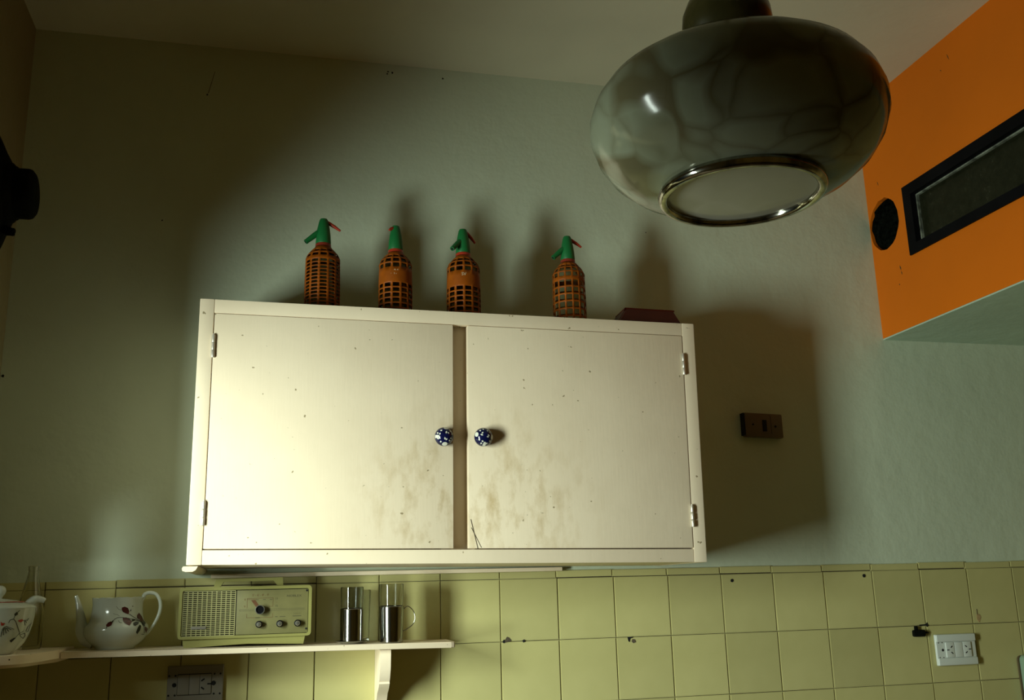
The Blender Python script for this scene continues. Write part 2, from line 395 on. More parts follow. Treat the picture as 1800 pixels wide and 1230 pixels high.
# ------------------------------------------------------------------ wall cabinet
NX0, NX1, NZ0, NZ1 = .326, 1.484, .032, .605; CYF = -.30
def warp(bm):
    for v in bm.verts:
        s = (v.co.x - NX0) / (NX1 - NX0); u = (v.co.z - NZ0) / (NZ1 - NZ0)
        tl, tr, br, bl = (.326, .611), (1.488, .599), (1.479, .025), (.326, .040)
        x = (1 - u) * ((1 - s) * bl[0] + s * br[0]) + u * ((1 - s) * tl[0] + s * tr[0])
        z = (1 - u) * ((1 - s) * bl[1] + s * br[1]) + u * ((1 - s) * tl[1] + s * tr[1])
        v.co.x, v.co.z = x, z
    return bm
cab = thing('wall_cabinet', 'cream painted two-door wooden cabinet hung on the back wall', 'cabinet', (.905, -.15, .03))
DT = .018                                                        # door thickness
Bv = .0022
obj('side_panel', warp(box(NX0, NX0 + .018, CYF + .0185, -.001, NZ0, NZ1, Bv)), M['cream'], cab)
obj('side_panel', warp(box(NX1 - .018, NX1, CYF + .0185, -.001, NZ0, NZ1, Bv)), M['cream'], cab)
obj('top_panel', warp(box(NX0 + .0182, NX1 - .0182, CYF + .0185, -.001, NZ1 - .018, NZ1 - .0005, Bv)), M['cream'], cab)
obj('bottom_panel', warp(box(NX0 + .0182, NX1 - .0182, CYF + .0185, -.001, NZ0 + .0005, NZ0 + .018, Bv)), M['cream'], cab)
obj('back_panel', warp(box(NX0 + .0182, NX1 - .0182, -.007, -.0015, NZ0 + .018, NZ1 - .018)), M['cream'], cab)
obj('stile', warp(box(NX0, NX0 + .0305, CYF, CYF + .0184, NZ0, NZ1, Bv)), M['cream'], cab)
obj('stile', warp(box(NX1 - .0315, NX1, CYF, CYF + .0184, NZ0, NZ1, Bv)), M['cream'], cab)
obj('rail', warp(box(NX0 + .0306, NX1 - .0316, CYF + .0004, CYF + .0184, NZ1 - .0315, NZ1 - .0002, Bv)), M['cream'], cab)
obj('rail', warp(box(NX0 + .0306, NX1 - .0316, CYF + .0004, CYF + .0184, NZ0 + .0002, NZ0 + .0305, Bv)), M['cream'], cab)
obj('centre_stile', warp(box(.862, .940, CYF + .030, CYF + .046, NZ0 + .02, NZ1 - .02, Bv)), M['cream'], cab)
obj('shelf_board', warp(box(NX0 + .02, NX1 - .02, -.25, -.01, .31, .325)), M['cream'], cab)
batten_prof = [(.321, .0375), (.3185, .0335), (.320, .0285), (.326, .0265), (.340, .0265), (.346, .030), (.350, .0375)]
bm = plate([batten_prof], XZ(CYF - .004), .30); obj('batten', bm, M['cream'], cab)
obj('ledger', box(.36, 1.21, -.024, -.0002, .0172, .0268, .002), M['cream'], cab)
dl = obj('door', warp(box(.3582, .8848, CYF - .001, CYF + DT - .001, .0645, .5722, .002)), M['door_left_paint'], cab)
bm = warp(box(.9185, 1.4508, CYF - .001, CYF + DT - .001, .0645, .5722, .002))
dr = obj('door', bm, M['door_right_paint'], cab)
# split veneer at the lower corner of the right-hand door
for a, b, c in (((.921, .128), (.936, .064), .0012), ((.922, .110), (.944, .066), .0010)):
    obj('veneer_crack', plate([[(a[0], a[1]), (a[0] + c, a[1]), (b[0] + c, b[1]), (b[0], b[1])]], XZ(CYF - .0016), .0008), M['chip'], dr, smooth=0)
def knob(par, x, z, rot):
    c = Vector((x, CYF - .0305, z))
    bm = lathe([(0, -.006), (.0085, -.006), (.0075, .0), (.0085, .009)] + [(.0212 * math.cos(R(a)), .0215 + .018 * math.sin(R(a))) for a in (-50, -30, -12, 0, 12, 24, 36, 48, 60, 72, 82)] + [(0, .0395)], (x, CYF + .005, z), 36, '-y')
    for f in bm.faces: f.material_index = 0
    # flowers and leaf flecks in white glaze, laid on the round front
    rr = .0212
    def fleck(pts, mi=1, lift=.0004):
        cu, cvv = math.cos(rot), math.sin(rot)
        def on(u, v):
            u, v = u * cu - v * cvv, u * cvv + v * cu
            rad = math.hypot(u, v)
            if rad > .97: u, v, rad = u * .97 / rad, v * .97 / rad, .97
            d = math.sqrt(1 - rad * rad)
            return bm.verts.new(Vector((x + u * rr, CYF - .0165 - d * .018, z + v * rr)) + Vector((u, -d, v)) * lift)
        vs = [on(u, v) for u, v in pts]
        cen = on(sum(p_[0] for p_ in pts) / len(pts), sum(p_[1] for p_ in pts) / len(pts))
        for i in range(len(vs)):
            f = bm.faces.new((vs[i], vs[(i + 1) % len(vs)], cen)); f.material_index = mi
    for cu, cv_, r_ in ((.15, .86, .20), (-.02, -.86, .22), (-.97, -.05, .22)):
        fleck([(cu * .9 + r_ * 1.3 * math.cos(a * math.pi / 5), cv_ * .95 + r_ * .75 * math.sin(a * math.pi / 5)) for a in range(10)])
    for cu, cv_, an, ln in ((.1, .35, 70, .34), (.32, .28, 140, .26), (-.05, -.30, 100, .30), (.12, -.38, 60, .26), (-.4, .55, 30, .26), (-.55, .2, 60, .25), (-.75, .3, 70, .2), (-.72, -.25, 110, .3), (.6, -.25, 30, .26), (.45, -.5, 20, .22), (.72, .2, 80, .2), (.55, .5, 120, .22), (-.45, -.6, 120, .22)):
        ca, sa = math.cos(R(an)), math.sin(R(an))
        fleck([(cu + ln * .5 * ca, cv_ + ln * .5 * sa), (cu - .09 * sa, cv_ + .09 * ca), (cu - ln * .5 * ca, cv_ - ln * .5 * sa), (cu + .09 * sa, cv_ - .09 * ca)])
    o = obj('knob', bm, [M['navy'], M['flower_white']], par, 60); o['label'] = 'round navy ceramic knob with white flower pattern'
knob(dl, .861, .309, 0); knob(dr, .9505, .309, R(85))
def hinge(par, x, z0, z1):
    n = 3; b = [box(x - .0045, x + .0045, CYF - .0018, CYF - .0004, z0, z1, .0003)]
    for k in range(n):
        a = z0 + (z1 - z0) * k / n; e = z0 + (z1 - z0) * (k + 1) / n - .0008
        b.append(lathe([(0, a), (.0032, a), (.0036, a + .001), (.0036, e - .001), (.0032, e), (0, e)], (x, CYF - .0038, 0), 14))
    b.append(lathe([(0, z1 - .001), (.0024, z1 - .001), (.0022, z1 + .0018), (0, z1 + .0025)], (x, CYF - .0038, 0), 12))
    obj('hinge', join(*b), M['hinge'], par)
hinge(dl, .3585, .478, .529); hinge(dl, .3555, .120, .170); hinge(dr, 1.4528, .469, .520); hinge(dr, 1.4490, .106, .156)

# ------------------------------------------------------------------ soda siphons on the cabinet
def ctop(x): return .611 - (x - .326) / 1.162 * .012
def siphon(x, y, style, spout_az, lever_az, lever_len, lever_drop, label, sc=1.0, spin=0.):
    b = ctop(x); t = thing('soda_siphon', label, 'siphon bottle', (x, y, b), 'soda siphons on top of the cabinet')
    H = lambda r, z: (r * sc, b + z * sc)
    body = [H(*p) for p in ((0, .003), (.030, .003), (.037, .008), (.0382, .02), (.0382, .136), (.0355, .147), (.028, .160), (.0185, .170), (.015, .178), (0, .178))]
    obj('glass_bottle', lathe(body, (x, y, 0), 32), M['siphon_clear' if style == 'open' else 'siphon_glass'], t)
    # plastic lattice cage: strips and rings with open windows between
    NA = 12 if style != 'open' else 14
    zs = [(0, True), (.010, False)]; z = .010
    def add(*seq):
        nonlocal z
        for hgt, solid in seq:
            z += hgt; zs.append((z, solid))
    rows_ = []
    if style == 'fine':
        rows_ = [(.010, 1)] + [(.0062, 0), (.0024, 1)] * 14 + [(.0065, 1), (.0075, 0), (.005, 1), (.006, 0), (.012, 1)]
    elif style == 'band':
        rows_ = [(.008, 1)] + [(.0080, 0), (.0030, 1)] * 6 + [(.031, 1), (.0085, 0), (.003, 1), (.0085, 0), (.003, 1), (.006, 0), (.010, 1)]
    else:
        rows_ = [(.006, 1)] + [(.0135, 0), (.0036, 1)] * 6 + [(.006, 1), (.0095, 0), (.003, 1), (.009, 0), (.003, 1), (.0055, 0), (.010, 1)]
    tot = sum(r[0] for r in rows_); k_ = .174 / tot
    def rad(z):
        if z < .138: return .0408 + .0007 * math.sin(z * 30)
        u = min(1, (z - .138) / .034); return .0408 - .0225 * (1 - math.cos(u * math.pi / 2)) ** .95
    bm = bmesh.new(); lev = [0.]; sol = []
    for hgt, s_ in rows_:
        sub = 1 if hgt * k_ < .012 else 3
        for _ in range(sub): lev.append(lev[-1] + hgt * k_ / sub); sol.append(s_)
    NS = NA * 4
    ring = [[bm.verts.new((x + sc * rad(zz) * math.cos(spin + 2 * math.pi * k / NS), y + sc * rad(zz) * math.sin(spin + 2 * math.pi * k / NS), b + zz * sc)) for k in range(NS)] for zz in lev]
    for j, s_ in enumerate(sol):
        for k in range(NS):
            strip = (k % 4 == 0) if style != 'fine' else (k % 4 == 0)
            wide = style == 'fine' and (k // 4) % 7 == 5 and k % 4 == 1
            if s_ or strip or wide: bm.faces.new((ring[j][k], ring[j][(k + 1) % NS], ring[j + 1][(k + 1) % NS], ring[j + 1][k]))
    for v in [v for v in bm.verts if not v.link_faces]: bm.verts.remove(v)
    cage = obj('plastic_cage', bm, M['orange_plastic'], t, 35)
    md = cage.modifiers.new('thickness', 'SOLIDIFY'); md.thickness = .0018 * sc; md.offset = 0
    obj('collar', lathe([H(*p) for p in ((.0165, .170), (.0185, .171), (.0188, .180), (.0178, .182), (.0165, .182))], (x, y, 0), 32), M['dark_red'] if style != 'band' else M['red_plastic'], t)
    hd = obj('siphon_head', lathe([H(*p) for p in ((0, .1822), (.0178, .1822), (.0185, .184), (.0172, .205), (.0150, .222), (.0118, .238), (.0100, .244), (.0088, .2465), (0, .2470))], (x, y, 0), 28), M['green_plastic'], t)
    def P(az, r, z): return (x + sc * r * math.cos(az), y + sc * r * math.sin(az), b + sc * z)
    sp = join(tube([P(spout_az, .008, .214), P(spout_az, .022, .203), P(spout_az, .034, .192), P(spout_az, .040, .1865)], [v * sc for v in (.0078, .0070, .0062, .0058)], 16),
              tube([P(spout_az, .0402, .1863), P(spout_az, .0425, .1842)], [.0062 * sc, .006 * sc], 16))
    obj('spout', sp, M['green_plastic'], hd)
    obj('spout_opening', tube([P(spout_az, .0424, .1843), P(spout_az, .0429, .1839)], .0036 * sc, 12), M['hole'], hd)
    lv = tube([P(lever_az, .002, .242), P(lever_az, .011, .238), P(lever_az, .011 + lever_len * .5, .238 - lever_drop * .45), P(lever_az, .011 + lever_len, .238 - lever_drop)], [v * sc for v in (.0050, .0052, .0046, .0026)], 10, .9)
    obj('lever', lv, M['red_plastic'], hd)
    return t, b
GP = math.pi
siphon(.592, -.200, 'fine', GP * 1.03, GP * .02, .030, .018, 'soda siphon with fine all-over orange lattice, leftmost on the cabinet', .985, .2)
t2, b2 = siphon(.765, -.200, 'band', GP * .42, GP * 1.18, .010, .006, 'soda siphon with orange band whose spout is turned away', .965, .12)
t3, b3 = siphon(.932, -.200, 'band', GP * 1.22, GP * .05, .022, .024, 'soda siphon with orange band and spout pointing forward left', .98, .3)
siphon(1.202, -.200, 'open', GP * 1.06, GP * .02, .028, .017, 'soda siphon with wide open lattice, beside the dark red tray', .985, .1)
def text(name, s, loc, size, m_, parent, rot=(R(90), 0, 0), ext=.00012, wide=1.0):
    cu = bpy.data.curves.new(name, 'FONT'); cu.body = s; cu.size = size; cu.extrude = ext; cu.align_x = 'CENTER'; cu.align_y = 'CENTER'; cu.resolution_u = 3
    cu.materials.append(m_); o = bpy.data.objects.new(name, cu); COL.objects.link(o); o.parent = parent
    o.location = Vector(loc) - base_of(parent); o.rotation_euler = rot; o.scale = (wide, 1, 1)
    bpy.context.view_layer.update()
    me = bpy.data.meshes.new_from_object(o.evaluated_get(bpy.context.evaluated_depsgraph_get()))
    mo = bpy.data.objects.new(name, me); COL.objects.link(mo); mo.parent = parent; mo.location = o.location; mo.rotation_euler = rot; mo.scale = o.scale
    bpy.data.objects.remove(o); return mo
# worn embossed marks on the two solid bands
text('lettering', 'SV', (.9255, -.2408, b3 + .113), .011, M['fleck'], t3, (R(90), 0, R(-6)))
for k in range(18):
    a = R(random.uniform(-112, -84)); zz = random.choice((.098, .105, .114)) + random.uniform(-.001, .001); r_ = .0412 * .965
    p = Vector((.765 + r_ * math.cos(a), -.2 + r_ * math.sin(a), b2 + zz))
    h_ = random.uniform(.0008, .0018)
    obj('lettering', box(p.x - .0004, p.x + .0004, p.y - .0004, p.y + .0004, p.z - h_, p.z + h_), M['fleck'], t2, 0)

# upturned dark red loaf tin at the right end of the cabinet
b = ctop(1.39)
tin = thing('loaf_tin', 'upturned dark red tin lying at right end of cabinet top', 'tin', (1.395, -.20, b))
bm = bmesh.new()
lo = [(1.302, -.275), (1.475, -.262), (1.474, -.12), (1.315, -.13)]; hi = [(1.337, -.235), (1.469, -.228), (1.468, -.150), (1.340, -.155)]
V0 = [bm.verts.new((u, v, b + .0075)) for u, v in lo]; V1 = [bm.verts.new((u, v, b + .052)) for u, v in hi]
for k in range(4): bm.faces.new((V0[k], V0[(k + 1) % 4], V1[(k + 1) % 4], V1[k]))
bm.faces.new(V1); bm.faces.new(V0[::-1])
bmesh.ops.bevel(bm, geom=bm.edges[:], offset=.004, segments=3, affect='EDGES')
obj('tin_body', bm, M['tray'], tin)
rim = [Vector((u, v, b + .005)) for u, v in lo]
obj('rolled_rim', tube(spline(rim + [rim[0]], 6), .004, 8, cap=False), M['tray'], tin)
tr_ = [Vector((u, v, b + .0505)) for u, v in hi]
obj('base_ridge', tube([tr_[0], tr_[1], tr_[2], tr_[3], tr_[0]], .0024, 8, cap=False), M['tray'], tin)

# ------------------------------------------------------------------ pendant lamp
lc = Vector((.9505, -1.6005, .4316)); LK = .845; LT = (1.400 - .4316) / LK
def LS(p): return [(r_ * LK, z_ * LK) for r_, z_ in p]
lamp = thing('pendant_lamp', 'flattened round marbled glass lamp hanging from ceiling', 'lamp', (lc.x, lc.y, 1.400))
prof = [(.093, -.0800), (.112, -.0765), (.135, -.066), (.156, -.048), (.170, -.027), (.1775, -.004), (.1775, .014), (.171, .034), (.158, .052), (.138, .0665), (.112, .077), (.085, .083), (.056, .087), (.054, .084), (.085, .080), (.13, .065), (.160, .040), (.172, .010), (.168, -.024), (.150, -.05), (.125, -.068), (.093, -.0765)]
obj('glass_shade', lathe(LS(prof), lc, 72), M['marble'], lamp, 60)
obj('bottom_ring', lathe(LS([(.0905, -.0765), (.0975, -.0785), (.1000, -.0835), (.0975, -.0905), (.0920, -.0920), (.0880, -.0890), (.0875, -.080), (.0905, -.0765)]), lc, 72), M['chrome'], lamp, 60)
obj('bottom_glass', lathe(LS([(0, -.0875), (.05, -.0868), (.0885, -.0838), (.0885, -.081), (0, -.084)]), lc, 48), M['marble_pale'], lamp)
obj('neck_cap', lathe(LS([(0, .082), (.044, .082), (.0455, .100), (.0490, .114), (.0540, .126), (.0560, .140), (.0545, .156), (.048, .172), (.040, .180), (.038, .20), (.024, .215), (.010, .222), (0, .222)]), lc, 48), M['lamp_cap'], lamp, 60)
obj('rod', lathe(LS([(0, .215), (.006, .215), (.006, LT - .01), (0, LT - .01)]), lc, 16), M['chrome'], lamp)
obj('ceiling_rose', lathe(LS([(0, LT - .05), (.012, LT - .05), (.040, LT - .023), (.050, LT - .0004), (0, LT - .0004)]), lc, 36), M['black_iron'], lamp)

# ------------------------------------------------------------------ light switch in the shade
sw = thing('light_switch', 'dull brown surface switch plate in shade right of cabinet', 'switch', (1.806, 0, .40))
def skew(bm, x0, x1, dz):
    for v in bm.verts: v.co.z += (v.co.x - x0) / (x1 - x0) * dz
    return bm
obj('switch_plate', skew(box(1.749, 1.862, -.021, -.0005, .366, .4325, .0035), 1.749, 1.862, -.004), M['brown_plate'], sw)
obj('side_shade', box(1.7448, 1.7494, -.019, -.0006, .370, .4315), M['hole'], sw)  # black strip standing in for the shaded left side of the plate
obj('rocker', skew(box(1.8005, 1.8125, -.0235, -.020, .382, .414, .001), 1.749, 1.862, -.004), M['hole'], sw)
obj('screw', lathe([(0, 0), (.003, 0), (.0028, .0012), (0, .0016)], (1.772, -.0205, .399), 14, '-y'), M['hole'], sw)
obj('screw', lathe([(0, 0), (.0034, 0), (.003, .0012), (0, .0016)], (1.8395, -.0205, .394), 14, '-y'), M['hole'], sw)
obj('plate_seam', box(1.8258, 1.8268, -.0214, -.020, .372, .424), M['hole'], sw)

# ------------------------------------------------------------------ sockets on the tiles
def socket_right():
    s = thing('wall_socket', 'clean white double socket plate on tiles near right edge', 'socket', (2.33, -.007, -.215))
    x0, x1, z0, z1 = 2.265, 2.391, -.2565, -.1745; y = -.0075
    obj('socket_plate', box(x0, x1, y - .0085, y, z0, z1, .0035, 3), M['socket_white'], s)
    obj('cover_band', box(x0 + .001, x1 - .001, y - .0125, y - .0075, z1 - .020, z1 - .0005, .003, 3), M['socket_white'], s)
    obj('cover_band', box(x0 + .001, x1 - .001, y - .0125, y - .0075, z0 + .0005, z0 + .020, .003, 3), M['socket_white'], s)
    zc = (z0 + z1) / 2
    for k, (a, c, hol) in enumerate(((.0285, .0545, -1), (.0560, .0805, 0), (.0820, .1075, 1))):
        f = obj('socket_module', box(x0 + a, x0 + c, y - .0118, y - .008, zc - .0195, zc + .0195, .0012), M['socket_white'], s)
        xc = x0 + (a + c) / 2
        if hol:
            for (u, v, an) in ((-.008 * -hol * -1, 0, 0), (.004 * hol * -1, .008, 38 * hol), (.004 * hol * -1, -.008, -38 * hol)):
                u = u if v else hol * .0075
                bm = box(-.0033, .0033, -.0004, .0004, -.0012, .0012); bm.transform(Matrix.Translation((xc + u, y - .0119, zc + v)) @ Matrix.Rotation(R(an), 4, 'Y')); obj('slot', bm, M['hole'], f, 0)
    for u, v, r_ in ((.0195, 0, .0036), (.008, .019, .0014), (.0195, .0195, .0014), (.008, -.019, .0014), (.0195, -.0195, .0014)):
        obj('screw_hole', lathe([(0, 0), (r_, 0), (r_ * .9, .0006), (0, .0007)], (x0 + u, y - .0085, zc + v), 14, '-y'), M['hole'], s)
    return s
socket_right()
def socket_left():
    s = thing('wall_socket', 'dim grey socket and switch plate on tiles below the radio', 'socket', (.337, -.007, -.215))
    x0, x1, z0, z1 = .276, .398, -.255, -.1745; y = -.0075
    obj('socket_plate', box(x0, x1, y - .009, y, z0, z1, .003, 3), M['socket_grey'], s)
    zc = -.2155
    for k, (a, c, kind) in enumerate(((.0225, .0475, 0), (.0482, .0702, 0), (.0709, .0955, 1))):
        f = obj('socket_module', box(x0 + a, x0 + c, y - .0112, y - .0085, zc - .0215, zc + .0215, .0008), M['socket_grey'], s)
        if kind:
            xc = x0 + (a + c) / 2
            for u, v, an in ((-.006, .009, -35), (-.006, -.009, 35), (.008, 0, 0)):
                bm = box(-.0042, .0042, -.0004, .0004, -.0016, .0016); bm.transform(Matrix.Translation((xc + u, y - .0113, zc + v)) @ Matrix.Rotation(R(an), 4, 'Y')); obj('slot', bm, M['hole'], f, 0)
    for u, v, r_ in ((.0155, 0, .0048), (.1005, .001, .0052), (.004, .020, .0022), (.0175, .020, .0022), (.102, .021, .0022), (.115, .021, .0022), (.004, -.022, .0022), (.0175, -.022, .0022), (.102, -.022, .0022), (.115, -.022, .0022)):
        obj('screw', lathe([(0, 0), (r_, 0), (r_ * .9, .0007), (0, .0009)], (x0 + u, y - .009, zc + v), 14, '-y'), M['hole'], s)
    for zz in (zc + .0222, zc - .0222): obj('module_rim', box(x0 + .0225, x0 + .0955, y - .0096, y - .0086, zz - .0008, zz + .0008), M['hole'], s)
    for uu in (.0222, .0479, .0705, .0958): obj('module_rim', box(x0 + uu - .0005, x0 + uu + .0005, y - .0096, y - .0086, zc - .022, zc + .022), M['hole'], s)
socket_left()

# ------------------------------------------------------------------ shelves
SYF = -.155
def stop(x): return -.1285 - (x - .07) / .84 * .0095          # slightly sagging shelf top
sh = thing('wall_shelf', 'long thin white wooden shelf fixed to the tiled wall', 'shelf', (.49, -.0075, -.14))
bm = plate([[(.074, SYF), (.900, SYF), (.909, SYF + .004), (.912, SYF + .012), (.912, -.008), (.074, -.008)]], lambda u, v, d: (u, v, stop(u) - d), .0125)
bmesh.ops.bevel(bm, geom=[e for e in bm.edges if abs(e.verts[0].co.y - e.verts[1].co.y) < .012 and max(v.co.y for v in e.verts) < -.1], offset=.0012, segments=2, affect='EDGES')
obj('shelf_board', bm, M['white_paint'], sh)
S_ = [(-.008, -.151), (-.132, -.151), (-.134, -.158), (-.130, -.19), (-.116, -.215), (-.108, -.222), (-.110, -.226), (-.098, -.236), (-.070, -.250), (-.045, -.275), (-.030, -.31), (-.022, -.35), (-.008, -.36)]
S_ = [(a, b_) for a, b_ in S_]
bm = plate([S_], lambda u, v, d: (.742 + d, u, v), .024); obj('bracket', bm, M['white_paint'], sh, 30)
cs = thing('corner_shelf', 'deeper white corner shelf with rounded end under the bowl', 'shelf', (-.04, -.0075, -.14))
pts = [(LX + .001, -.008), (LX + .001, -.345), (-.02, -.340), (.012, -.330), (.036, -.305), (.052, -.265), (.062, -.22), (.070, -.165), (.0735, -.15), (.0735, -.008)]
bm = plate([pts], lambda u, v, d: (u, v, -.1225 - .003 * (v + .345) / -.19 * -1 - d if False else -.1240 - d), .0165)
obj('shelf_board', bm, M['white_paint'], cs, 50)
pts2 = [(LX + .001, -.008), (LX + .001, -.30), (.0, -.29), (.030, -.26), (.046, -.2), (.062, -.155), (.066, -.13), (.066, -.008)]
obj('under_cleat', plate([pts2], lambda u, v, d: (u, v, -.1408 - d), .008), M['white_paint'], cs, 50)
for (px, pz) in ((-.008, -.132), (.016, -.131)):
    obj('nail_head', lathe([(0, 0), (.0014, 0), (.001, .0006), (0, .0008)], (px, -.337 if px < 0 else -.3262, pz), 10, '-y'), M['hole'], cs)

# ------------------------------------------------------------------ teapot
def interp(prof, z):
    for (r0, z0), (r1, z1) in zip(prof, prof[1:]):
        if z0 <= z <= z1: return r0 + (r1 - r0) * (z - z0) / max(1e-9, z1 - z0)
    return prof[-1][0]
def decal(par, name, polys, c, prof, az, m_, lift=.0005):
    """thin printed shapes wrapped onto a lathe body; poly points are (u, z) as seen from azimuth az"""
    bm = bmesh.new(); right = Vector((math.cos(az), math.sin(az), 0)); tow = Vector((math.sin(az), -math.cos(az), 0))
    for poly in polys:
        n = len(poly); cu = sum(p[0] for p in poly) / n; cz_ = sum(p[1] for p in poly) / n
        def pt(u, z):
            r = interp(prof, z); s = max(-.985, min(.985, u / r)); co = math.sqrt(1 - s * s)
            dr = (interp(prof, z + .001) - interp(prof, z - .001)) / .002
            nn = (right * s + tow * co - Vector((0, 0, dr))).normalized()
            return Vector((c[0], c[1], c[2] + z)) + (right * s + tow * co) * r + nn * lift
        rings = []
        for f in (1, .5): rings.append([bm.verts.new(pt(cu + (u - cu) * f, cz_ + (z - cz_) * f)) for u, z in poly])
        ce = bm.verts.new(pt(cu, cz_))
        for k in range(n):
            j = (k + 1) % n
            bm.faces.new((rings[0][k], rings[0][j], rings[1][j], rings[1][k])); bm.faces.new((rings[1][k], rings[1][j], ce))
    return obj(name, bm, m_, par)
def stroke(pts, w):
    """thin ribbon along points, as a list of quads"""
    out = []
    for (a, b_), (c_, d_) in zip(pts, pts[1:]):
        v = Vector((c_ - a, d_ - b_)); L = max(v.length, 1e-6); n = Vector((-v.y, v.x)) / L * w / 2
        out.append([(a + n.x, b_ + n.y), (a - n.x, b_ - n.y), (c_ - n.x, d_ - n.y), (c_ + n.x, d_ + n.y)])
    return out
k4 = .000287; TC = Vector((.170, -.082, stop(.17)))
pot = thing('teapot', 'white porcelain teapot without lid, printed with dark red roses', 'teapot', TC)
pb = [(.0385, .0005), (.041, .003), (.0415, .0055), (.047, .009), (.058, .019), (.0655, .030), (.0670, .037), (.0665, .044), (.0645, .0505), (.0595, .0545), (.0560, .060), (.0535, .070), (.0520, .082), (.0518, .095), (.0530, .106), (.0535, .1085)]
bodyp = [(0, .004), (.036, .004)] + pb + [(.0515, .1090), (.0500, .1065), (.0490, .094), (.0495, .08), (.052, .066), (.056, .056), (.0615, .047), (.0635, .036), (.055, .020), (.04, .011), (0, .009)]
bm = lathe(bodyp, TC, 64)
for v in bm.verts:
    h_ = v.co.z - TC.z
    if h_ > .098:
        a = math.atan2(v.co.y - TC.y, v.co.x - TC.x); v.co.z += .0011 * math.cos(9 * a) * (h_ - .098) / .011
obj('pot_body', bm, M['porcelain'], pot, 60)
def tp(u, z, dy=0): return (TC.x + (u - 795) * k4, TC.y + dy, TC.z + (706 - z) * k4)
path = spline([tp(645, 645), tp(590, 615), tp(553, 560), tp(540, 490), tp(525, 420), tp(508, 355), tp(490, 304)], 6)
obj('spout', tube(path, [v * k4 for v in (58, 62, 50, 36, 27, 18, 13)], 20), M['porcelain'], pot, 60)
obj('spout_opening', tube([path[-1], path[-1] + (path[-1] - path[-2]).normalized() * .0005], 9 * k4, 14), M['hole'], pot)
path = spline([tp(955, 352), tp(972, 340), tp(985, 308), tp(1020, 296), tp(1065, 306), tp(1096, 350), tp(1106, 410), tp(1092, 475), tp(1058, 545), tp(1018, 600), tp(985, 622)], 5)
obj('handle', tube(path, [v * k4 for v in (13, 14, 16, 14, 13, 13, 14, 13, 11, 10, 10)], 14, 1.0), M['porcelain'], pot, 60)
def du(u, v):       # rose drawing measured on a 9.46x crop of the photograph, about the pot axis
    return ((u - 840) / 9.46 * .00117, (1122 - v) / 9.46 * .00115)
def D(*p): return [du(a, b_) for a, b_ in p]
AZ = R(8)
rs = [D((905, 400), (950, 385), (1005, 410), (1030, 470), (1020, 520), (980, 505), (930, 480), (905, 440)),
      D((670, 690), (700, 650), (740, 630), (775, 650), (755, 700), (715, 720), (680, 715)),
      D((930, 575), (985, 570), (1045, 600), (1085, 650), (1050, 715), (1000, 690), (950, 650), (935, 610)),
      D((1160, 540), (1195, 500), (1240, 560), (1285, 640), (1270, 680), (1210, 620), (1165, 590)),
      D((1305, 740), (1350, 770), (1355, 800), (1330, 860), (1305, 800))]
obj_r = decal(pot, 'rose_print', rs, TC, pb, AZ, M['rose'])
lv = [D((1160, 830), (1185, 750), (1215, 705), (1240, 730), (1225, 800), (1180, 865)), D((1105, 670), (1150, 650), (1200, 660), (1190, 700), (1140, 725), (1110, 710)),
      D((1230, 640), (1290, 650), (1320, 690), (1300, 740), (1260, 720)), D((1085, 600), (1140, 610), (1120, 640), (1080, 650)), D((750, 640), (780, 610), (785, 640), (765, 665))]
lv += stroke(D((1030, 515), (1090, 560), (1150, 600), (1215, 645), (1260, 680), (1290, 760), (1300, 860)), .0011)
lv += stroke(D((770, 640), (800, 595), (850, 570), (930, 570), (1010, 585), (1110, 610), (1200, 650)), .0009)
lv += stroke(D((895, 440), (855, 430), (815, 375)), .0006) + stroke(D((880, 545), (840, 520), (770, 500)), .0005) + stroke(D((860, 620), (890, 660), (930, 662)), .0006) + stroke(D((1250, 870), (1300, 875)), .0010) + stroke(D((690, 705), (680, 750)), .0012)
lv += [D((1070, 380), (1082, 372), (1088, 385), (1078, 395)), D((1040, 465), (1055, 420), (1060, 470))]
decal(pot, 'leaf_print', lv, TC, pb, AZ, M['leaf'], .0008)

# ------------------------------------------------------------------ lidded sugar bowl and bottle behind it
BC = Vector((-.030, -.255, -.1238))
bowl = thing('sugar_bowl', 'lidded white porcelain bowl with red flower print on corner shelf', 'bowl', BC)
bp = [(.034, .0005), (.037, .004), (.044, .010), (.054, .022), (.0610, .038), (.0655, .055), (.0675, .070), (.0690, .0855), (.0700, .0880)]
obj('bowl_body', lathe([(0, .004), (.033, .004)] + bp + [(.0685, .0890), (.0665, .086), (.0655, .070), (.063, .052), (.054, .028), (.04, .012), (0, .010)], BC, 56), M['porcelain'], bowl, 60)
lidp = [(.0690, .0888), (.0680, .0915), (.060, .0952), (.045, .0995), (.030, .1035), (.015, .106)]
lid = obj('lid', lathe([(0, .087), (.064, .0865)] + lidp + [(.006, .107), (0, .107)], BC, 56), M['porcelain'], bowl, 60)
obj('lid_stripe', lathe([(.0487, .0986), (.0480, .0991), (.0455, .0998), (.0450, .0999)], BC + Vector((0, 0, .0005)), 56), M['red_print'], lid)
obj('lid_knob', lathe([(0, .105), (.006, .106), (.0065, .110), (.0105, .115), (.0125, .121), (.0105, .128), (.005, .132), (0, .1325)], BC, 28), M['porcelain'], lid, 60)
obj('side_handle', join(tube(spline([(BC.x + .040, BC.y + .046, BC.z + .088), (BC.x + .054, BC.y + .05, BC.z + .1025), (BC.x + .066, BC.y + .054, BC.z + .1035), (BC.x + .074, BC.y + .056, BC.z + .1000)]), [.009, .0085, .0065, .005], 14)), M['porcelain'], bowl, 60)
def bu(u, v): return ((u + 12) / 6.15 * .00109, (1032 - v) / 6.15 * .00109)
def B(*p): return [bu(a, b_) for a, b_ in p]
AZB = R(14)
